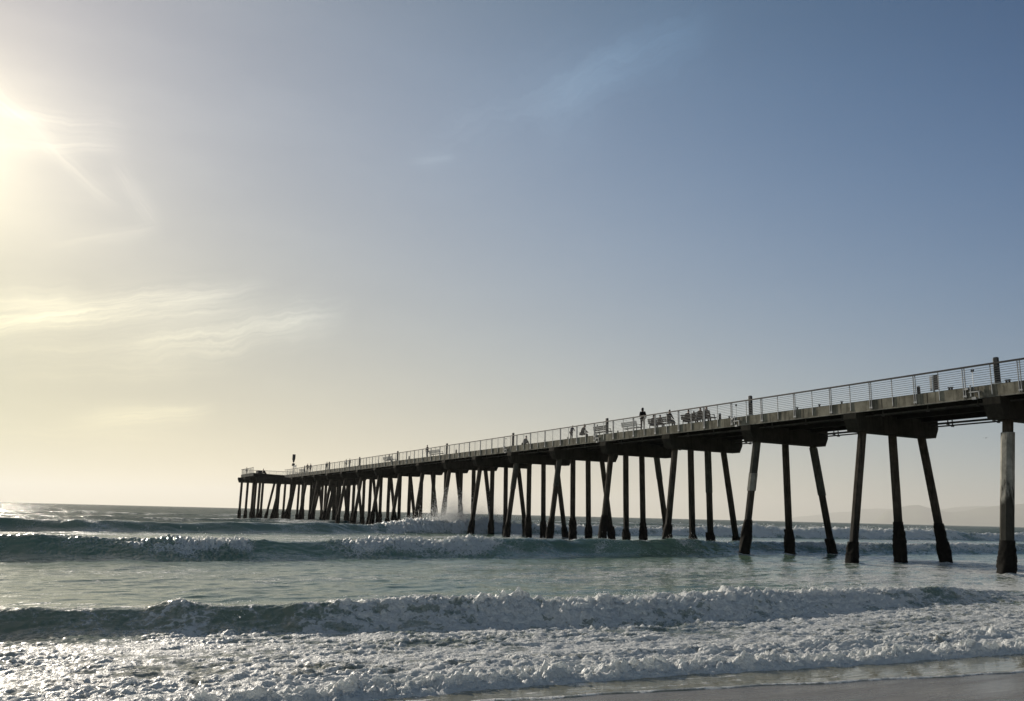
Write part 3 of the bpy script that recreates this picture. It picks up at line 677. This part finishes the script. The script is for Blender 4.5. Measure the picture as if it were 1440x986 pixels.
bench(123.5, .75, 4.2, 'pale bench on the far half of the pier, left of a lamp bollard', M_pale)
bench(176.5, .75, 5.0, 'pale bench close to the pierhead', M_pale)

# mast, frame and box on the pierhead
t = empty('signal_mast', U0+.9, 186.0, 9.79); tag(t, 'tall thin mast with a dark tapering panel above a small dark box', 'mast')
b_ = MB(); b_.tube((0, 0, 0), (0, 0, 4.2), .06, .05, 8); b_.build('pole', M_steel, t)
b_ = MB(); b_.box(-.26, .26, -.26, .26, 1.98, 2.52); b_.build('lamp_box', M_dark, t)
b_ = MB(); b_.rings([[(-.12, -.12, 2.75), (.12, -.12, 2.75), (.12, .12, 2.75), (-.12, .12, 2.75)], [(-.28, -.28, 3.5), (.28, -.28, 3.5), (.28, .28, 3.5), (-.28, .28, 3.5)], [(-.28, -.28, 4.5), (.28, -.28, 4.5), (.28, .28, 4.5), (-.28, .28, 4.5)]])
b_.build('tapered_panel', M_dark, t)
t = empty('sign_frame', U0+.7, 183.5, 9.79); tag(t, 'thin upright frame at the end of the walkway, right of the mast', 'sign frame')
for y in (-1.0, 1.0):
    b_ = MB(); b_.box(-.04, .04, y-.04, y+.04, 0, 2.1); b_.build('post', M_steel, t)
b_ = MB(); b_.box(-.03, .03, -.96, .96, 1.55, 2.05); b_.build('panel', M_pale, t)
t = empty('storage_box', U0-5.6, 189.5, 9.8); tag(t, 'low dark box on the pierhead platform', 'box')
b_ = MB(); b_.box(-.45, .45, -1.1, 1.1, 0, .62); b_.build('body', M_dark, t)
b_ = MB(); b_.box(-.50, .50, -1.15, 1.15, .621, .70); b_.build('lid', M_rail, t)

# ================================================================== people
def skin_obj(name, nodes, edges, radii, material, parent, sub=1):
    me = bpy.data.meshes.new(name); me.from_pydata([tuple(p) for p in nodes], edges, [])
    o = bpy.data.objects.new(name, me); C.objects.link(o)
    md = o.modifiers.new('skin', 'SKIN'); md.use_smooth_shade = True
    if not me.skin_vertices: me.attributes.new('skin', 'FLOAT', 'POINT')
    for i, r in enumerate(radii):
        rr = r if isinstance(r, tuple) else (r, r)
        me.skin_vertices[0].data[i].radius = rr; me.skin_vertices[0].data[i].use_root = (i == 0)
    if sub: sd = o.modifiers.new('subdivision', 'SUBSURF'); sd.levels = sub; sd.render_levels = sub
    me.materials.append(material)
    if parent: o.parent = parent
    return o
M_skin = plain('skin', (.32, .20, .14), .6, 0, .1, 8.)
M_hair = plain('dark_hair', (.018, .013, .010), .6, 0, .3, 20.)
def cloth(nm, c): return plain(nm, c, 1., 0, .2, 9., 0., 1.06)
M_black = cloth('black_cloth', (.012, .012, .014)); M_navy = cloth('navy_cloth', (.02, .026, .045)); M_grey = cloth('grey_cloth', (.10, .10, .10))
M_tan = cloth('tan_cloth', (.17, .13, .09)); M_denim = cloth('denim_cloth', (.035, .05, .08)); M_white = cloth('pale_cloth', (.45, .44, .42))
def person(u, v, face, pose, top, bot, label, z=9.79, s=1.0, lean=0., hood=False):
    """face: heading in degrees from out-to-sea towards the right; local +y is forward"""
    t = empty('person', u, v, z, -R(face)); t.scale = (s, s, s); tag(t, label, 'person', 'people on the pier')
    if pose == 'stand':
        hip, knee, ank = .92, .50, .08; P = dict(pel=(0, 0, .95))
        legs = [((sx*.10, 0, .90), (sx*.11, .03, .50), (sx*.12, -.02, .09), (sx*.13, .14, .04)) for sx in (-1, 1)]
        base = .95
    elif pose == 'lean':
        legs = [((sx*.10, -.12, .90), (sx*.11, -.05, .50), (sx*.12, -.12, .09), (sx*.13, .04, .04)) for sx in (-1, 1)]; base = .95
    elif pose == 'crouch':
        legs = [((sx*.11, 0, .16), (sx*.17, .38, .50), (sx*.14, .42, .09), (sx*.14, .60, .04)) for sx in (-1, 1)]; base = .17
    else:
        legs = [((sx*.10, 0, .56), (sx*.12, .44, .55), (sx*.12, .46, .10), (sx*.12, .62, .04)) for sx in (-1, 1)]; base = .56
    ln = {'stand': .02, 'lean': .22, 'crouch': .26, 'sit': .10}[pose]+lean
    py = legs[0][0][1]
    pel = (0, py, base); wai = (0, py+.05*ln*4, base+.18); che = (0, py+.25*ln*3, base+.38); nek = (0, py+.95*ln, base+.55); hd0 = (0, py+1.05*ln+.01, base+.66); hd1 = (0, py+1.1*ln+.03, base+.76)
    nodes = [pel, wai, che, nek, hd0, hd1]; rad = [(.15, .11), (.13, .10), (.16, .11), (.055, .055), (.085, .10), (.07, .085)]
    ed = [(0, 1), (1, 2), (2, 3), (3, 4), (4, 5)]
    nodes += [(0, hd0[1]+.115, hd0[2]+.02)]; rad += [.012]; ed += [(4, len(nodes)-1)]            # nose
    arms = []
    for sx in (-1, 1):
        sh = (sx*.18, che[1], che[2]+.10)
        if pose == 'stand': el = (sx*.25, che[1]+.02, che[2]-.17); wr = (sx*.17, che[1]+.20, che[2]-.27)
        elif pose == 'lean': el = (sx*.24, che[1]+.12, che[2]-.14); wr = (sx*.12, che[1]+.34, che[2]-.18)
        else: el = (sx*.25, che[1]+.10, che[2]-.16); wr = (sx*.13, che[1]+.30, che[2]-.22)
        i0 = len(nodes); pal = tuple(np.array(wr)+(np.array(wr)-np.array(el))*.28)
        nodes += [sh, el, wr, pal]; rad += [.060, .045, .030, (.035, .02)]; ed += [(2, i0), (i0, i0+1), (i0+1, i0+2), (i0+2, i0+3)]
        dr = np.array(wr)-np.array(el); dr = dr/np.linalg.norm(dr); side = np.array((1., 0, 0)); dn = np.array((0, .1, -1.))
        for q, ll in enumerate((.062, .075, .07, .055)):
            b0 = np.array(pal)+side*(q-1.5)*.019; n0 = len(nodes)
            nodes += [tuple(b0+dr*ll*.55), tuple(b0+dr*ll*.8+dn*ll*.45)]; rad += [.0085, .0075]; ed += [(i0+3, n0), (n0, n0+1)]
        n0 = len(nodes); nodes += [tuple(np.array(wr)-side*sx*.035+dr*.04)]; rad += [.010]; ed += [(i0+2, n0)]
        arms.append((sh, el, wr))
    for (h, k_, a_, f_) in legs:
        i0 = len(nodes); nodes += [h, k_, a_, f_]; rad += [.085, .058, .040, (.04, .03)]; ed += [(0, i0), (i0, i0+1), (i0+1, i0+2), (i0+2, i0+3)]
    skin_obj('body', nodes, ed, rad, M_skin, t)
    # clothes follow the same joints
    nd = [pel, wai, che, (0, (che[1]+nek[1])/2, nek[2]-.04)]; rd = [(.195, .15), (.185, .145), (.215, .16), (.12, .10)]; e2 = [(0, 1), (1, 2), (2, 3)]
    for sh, el, wr in arms:
        i0 = len(nd); nd += [sh, el, wr]; rd += [.078, .062, .046]; e2 += [(2, i0), (i0, i0+1), (i0+1, i0+2)]
    skin_obj('jacket', nd, e2, rd, top, t)
    nd = [(pel[0], pel[1], pel[2]-.02)]; rd = [(.165, .125)]; e2 = []
    for (h, k_, a_, f_) in legs:
        i0 = len(nd); nd += [h, k_, a_]; rd += [.105, .076, .058]; e2 += [(0, i0), (i0, i0+1), (i0+1, i0+2)]
    skin_obj('trousers', nd, e2, rd, bot, t)
    for (h, k_, a_, f_) in legs:
        skin_obj('shoe', [(a_[0], a_[1]-.05, .05), f_], [(0, 1)], [(.05, .045), (.048, .035)], M_black, t)
    hr = [(0, hd0[1]-.045, hd0[2]+.0), (0, hd1[1]-.03, hd1[2]+.025), (0, hd1[1]+.045, hd1[2]+.035)]
    if hood: skin_obj('hood', [(0, nek[1]-.02, nek[2]-.02)]+hr, [(0, 1), (1, 2), (2, 3)], [(.10, .09), (.115, .11), (.105, .10), (.07, .05)], top, t)
    else: skin_obj('hair', hr, [(0, 1), (1, 2)], [(.085, .085), (.09, .085), (.06, .045)], M_hair, t)
    return t
A = 90   # facing away from the camera side, across the pier
person(U0+.55, 58.35, 60, 'stand', M_black, M_black, 'person in a black hooded jacket standing at the rail, head well above it', hood=True, s=1.13)
person(U0+.82, 57.3, A, 'sit', M_navy, M_denim, 'seated person in navy just right of the standing black figure', s=.95)
person(U0+.82, 56.4, A, 'sit', M_grey, M_black, 'seated person in grey, middle of three on the long bench', s=.9)
person(U0+.82, 55.15, A, 'sit', M_black, M_denim, 'seated person in black, rightmost of three on the long bench, head above the rail', s=1.12)
person(U0+1.02, 53.2, A, 'sit', M_black, M_black, 'hunched person in black at the left end of a dark bench', lean=.18)
person(U0+1.02, 52.3, A, 'sit', M_navy, M_black, 'small seated person in navy beside the hunched one', s=.85)
person(U0+.82, 51.3, A, 'sit', M_black, M_denim, 'seated person in black, left of two on the rightmost bench')
person(U0+.82, 50.65, A, 'sit', M_grey, M_black, 'seated person in grey leaning sideways on the rightmost bench', s=1.03, lean=.05)
person(U0+.75, 70.2, 75, 'lean', M_navy, M_black, 'person in navy bending forward alone behind the rail, left of the crouching one', s=.82)
person(U0+.7, 68.3, 100, 'sit', M_black, M_black, 'broad dark figure sitting low behind the rail, right of the bending person', z=9.60, s=1.18, lean=.1)
person(U0+.7, 80.0, 80, 'crouch', M_grey, M_black, 'crouching person low behind the rail, right of the mid-pier lamp bollard', s=1.15)
person(U0+.6, 107.5, -100, 'stand', M_black, M_denim, 'lone standing person in black beside a pale bench in mid-distance')
person(U0+.82, 123.8, A, 'sit', M_tan, M_grey, 'seated person in tan on the pale bench on the far half')
person(U0+.7, 143.7, 60, 'stand', M_tan, M_grey, 'right one of two distant people in pale clothes', s=.9)
person(U0+.8, 146.0, -60, 'stand', M_white, M_grey, 'left one of two distant people in pale clothes', s=.9)
person(U0+.8, 158.6, 40, 'stand', M_grey, M_grey, 'distant person in grey between lamp bollards near the far end', s=.95)
person(U0+.5, 169.5, 50, 'stand', M_navy, M_black, 'right one of two small dark people near the pierhead')
person(U0+.5, 172.0, 30, 'stand', M_black, M_black, 'left one of two small dark people near the pierhead', s=1.05)
person(U0-4.2, 189.8, -60, 'crouch', M_black, M_black, 'crouching person in black next to the low box on the pierhead', s=1.25, z=9.8, lean=.1)
person(U0-7.2, 195.5, -60, 'stand', M_white, M_tan, 'person in pale clothes at the far left corner of the pierhead', s=.95, z=9.8)

# ================================================================== gull
def gull(azd, eld, dist):
    a_, e_ = R(azd), R(eld); pos = Vector((math.sin(a_)*dist, math.cos(a_)*dist, EYE+math.tan(e_)*dist))
    t = bpy.data.objects.new('gull', None); C.objects.link(t); t.location = pos; t.rotation_euler = (0, 0, R(-150)); tag(t, 'single distant gull gliding over the sea at the right', 'bird')
    mg = plain('grey_feathers', (.16, .16, .17), .8)
    b_ = MB(); rg = []
    for x, r in ((-.28, .01), (-.2, .045), (-.05, .075), (.1, .065), (.2, .035), (.25, .045), (.30, .03), (.36, .006)):
        rg.append([(x, r*math.cos(q*math.pi/4), r*math.sin(q*math.pi/4)) for q in range(8)])
    b_.rings(rg); bd = b_.build('body', mg, t, True)
    for sy in (-1, 1):
        b_ = MB(); rg = []
        for y, x, c, z_ in ((.04, .05, .10, .02), (.25, .09, .09, .09), (.45, .05, .07, .10), (.65, -.04, .02, .06)):
            rg.append([(x+c, sy*y, z_), (x, sy*y, z_+.012), (x-c, sy*y, z_), (x, sy*y, z_-.008)])
        b_.rings(rg); b_.build('wing', mg, t)
gull(29.75, 5.15, 210)

# ================================================================== hills across the bay
def hills(name, dist, depth, pts, seed, lab):
    xs = np.linspace(pts[0][0], pts[-1][0], 260); ys = np.linspace(-1, 1, 26)
    A_, B_ = np.meshgrid(xs, ys)
    top = np.interp(A_, [p[0] for p in pts], [p[1] for p in pts])
    prof = np.clip(1-np.abs(B_)**1.4, 0, 1)
    rr = dist+depth*B_; an = np.radians(A_)
    X = np.sin(an)*rr; Y = np.cos(an)*rr
    hgt = top*dist/1172.6*(prof)*(1+.10*fbm(X/1800, Y/1800, 4, seed)) + prof*55*fbm(X/700, Y/700, 3, seed+5) - 40
    me_mat = plain(name+'_scrub', (.07, .08, .05), .95, 0, .4, .002)
    ny, nx = A_.shape; co = np.stack([X, Y, hgt], -1).reshape(-1, 3)
    fs = [(j*nx+i, j*nx+i+1, (j+1)*nx+i+1, (j+1)*nx+i) for j in range(ny-1) for i in range(nx-1)]
    me = bpy.data.meshes.new(name); me.from_pydata([tuple(c) for c in co], [], fs); me.materials.append(me_mat); me.update()
    for p in me.polygons: p.use_smooth = True
    o = bpy.data.objects.new('hills', me); C.objects.link(o); o['kind'] = 'structure'; o['label'] = lab
    return o
hills('near_hills', 24000, 2200, [(23.2, 3), (24.0, 18), (25.0, 22), (25.9, 25), (26.6, 22), (27.6, 18), (28.6, 19.5), (29.5, 24), (30.5, 27), (31.5, 29), (34, 36), (40, 44), (48, 38), (56, 20)], 301, 'hazy grey hills low on the horizon at the right')
hills('far_hills', 31000, 2400, [(17.5, 2), (19.0, 8), (20.5, 12), (22, 16), (23.5, 20), (25, 21), (27, 22), (30, 26), (40, 30), (50, 20)], 331, 'fainter hills further off, left of the nearer ones')

# ================================================================== haze
def haze():
    b_ = MB(); b_.box(-36000, 36000, -3000, 36000, -60, 760)
    m_, bb, o = mat('sea_haze')
    v_ = bb.n('ShaderNodeVolumePrincipled'); v_.inputs['Color'].default_value = (.68, .685, .67, 1)
    v_.inputs['Density'].default_value = 6.5e-5; v_.inputs['Anisotropy'].default_value = .29
    bb.t.links.new(v_.outputs[0], o.inputs['Volume'])
    ob = b_.build('haze', m_); ob['kind'] = 'stuff'; ob['label'] = 'thin pale sea haze over the whole bay'
haze()

# ================================================================== spray
def spray_material():
    m_, bb, o = mat('spray_droplets')
    p = principled(bb, Base_Color=(.85, .88, .9, 1), Roughness=.3, IOR=1.33)
    tr = bb.n('ShaderNodeBsdfTranslucent'); tr.inputs[0].default_value = (.9, .9, .9, 1)
    mx = bb.n('ShaderNodeMixShader'); mx.inputs[0].default_value = .55
    bb.t.links.new(p.outputs[0], mx.inputs[1]); bb.t.links.new(tr.outputs[0], mx.inputs[2]); bb.t.links.new(mx.outputs[0], o.inputs[0]); return m_
M_spray = spray_material()
tet = np.array([(1, 1, 1), (1, -1, -1), (-1, 1, -1), (-1, -1, 1)], float)/1.7
def droplets(name, P, Rad, label):
    rng = np.random.default_rng(len(P))
    n = len(P); q = rng.normal(size=(n, 3, 3)); q, _ = np.linalg.qr(q)
    V_ = (P[:, None, :] + np.einsum('ij,njk->nik', tet, q)*Rad[:, None, None]).reshape(-1, 3).astype(np.float32)
    base = np.arange(n)[:, None, None]*4; f = (base+np.array([(0, 1, 2), (0, 3, 1), (0, 2, 3), (1, 3, 2)])[None]).reshape(-1).astype(np.int32)
    me = bpy.data.meshes.new(name); me.vertices.add(len(V_)); me.vertices.foreach_set('co', V_.ravel())
    me.loops.add(len(f)); me.loops.foreach_set('vertex_index', f); me.polygons.add(n*4); me.polygons.foreach_set('loop_start', np.arange(0, len(f), 3, dtype=np.int32))
    me.update(calc_edges=True); me.materials.append(M_spray)
    o = bpy.data.objects.new(name, me); C.objects.link(o); o.matrix_world = FRAME; tag(o, label, kind='stuff'); return o
rng = np.random.default_rng(5)
def sea_z(u, v):
    i = np.clip(np.searchsorted(uu, u), 1, len(uu)-1); j = np.clip(np.searchsorted(vv, v), 1, len(vv)-1); return Z[j, i]
def crest_spray(wi, n, u0, u1, hmax, size, name, label, clusters=40):
    wv = waves[wi]; cu = rng.uniform(u0, u1, clusters); cw = rng.gamma(1.2, 1., clusters); cw /= cw.sum()
    pick = rng.choice(clusters, n, p=cw); u = cu[pick]+rng.normal(0, .18/wv['k'], n)
    k = wv['k']; sd = wv['s']
    vc = curve(u, wv['vc']) + .45/k*perlin(u*.11*k, u*0+sd, 41) + .32/k*perlin(u*.5*k, u*0+sd, 43) + .10/k*perlin(u*1.3*k, u*0+sd, 44)
    B = curve(u, wv['B']); keep = rng.random(n) < .15+.85*B
    s_ = rng.normal(-.05, .3*wv['wf'], n); v = vc+s_-.3
    z = sea_z(u, v)+rng.exponential(hmax*(.4+cw[pick]*clusters*.35), n)*.5
    ok = keep & (z < 2.1)
    return droplets(name, np.stack([u, v, z], 1)[ok], rng.lognormal(math.log(size), .45, n)[ok], label)
crest_spray(0, 5200, 2, 27, .11, .0065, 'wave_spray', 'fine drops thrown up along the nearest breaking wave')
crest_spray(1, 3500, -4, 60, .16, .014, 'wave_spray', 'fine drops along the crest of the middle wave')
crest_spray(2, 7000, 30, 130, .40, .024, 'wave_spray', 'spray along the crest of the farthest breaking wave', 60)
# plume where the far wave bursts against the piles
n = 60000; ce = rng.choice(5, n, p=[.3, .28, .2, .12, .10]); cu = np.array([42.6, 44.6, 47.4, 50.0, 40.0])[ce]; cv = np.array([97, 99.5, 98, 99, 96.])[ce]
ht = np.array([2.3, 1.9, 1.5, 1.2, 1.0])[ce]
P = np.stack([cu+rng.normal(0, 1.15, n), cv+rng.normal(0, 1.2, n), (.9+rng.gamma(1.15, .60, n)*ht*.85)], 1)
droplets('wave_spray', P[P[:, 2] < 5.6], rng.lognormal(math.log(.019), .45, n)[P[:, 2] < 5.6], 'tall plume of spray bursting among the pier piles')
# drops flung ahead of the swash front
n = 2600; u = rng.uniform(-2, 22, n); u = u+.25*np.sin(u*5); v = bore_line(u)+rng.normal(.25, .18, n)
droplets('wave_spray', np.stack([u, v, sea_z(u, v)+rng.exponential(.035, n)], 1), rng.lognormal(math.log(.0045), .4, n), 'small drops hopping above the front of the white water')
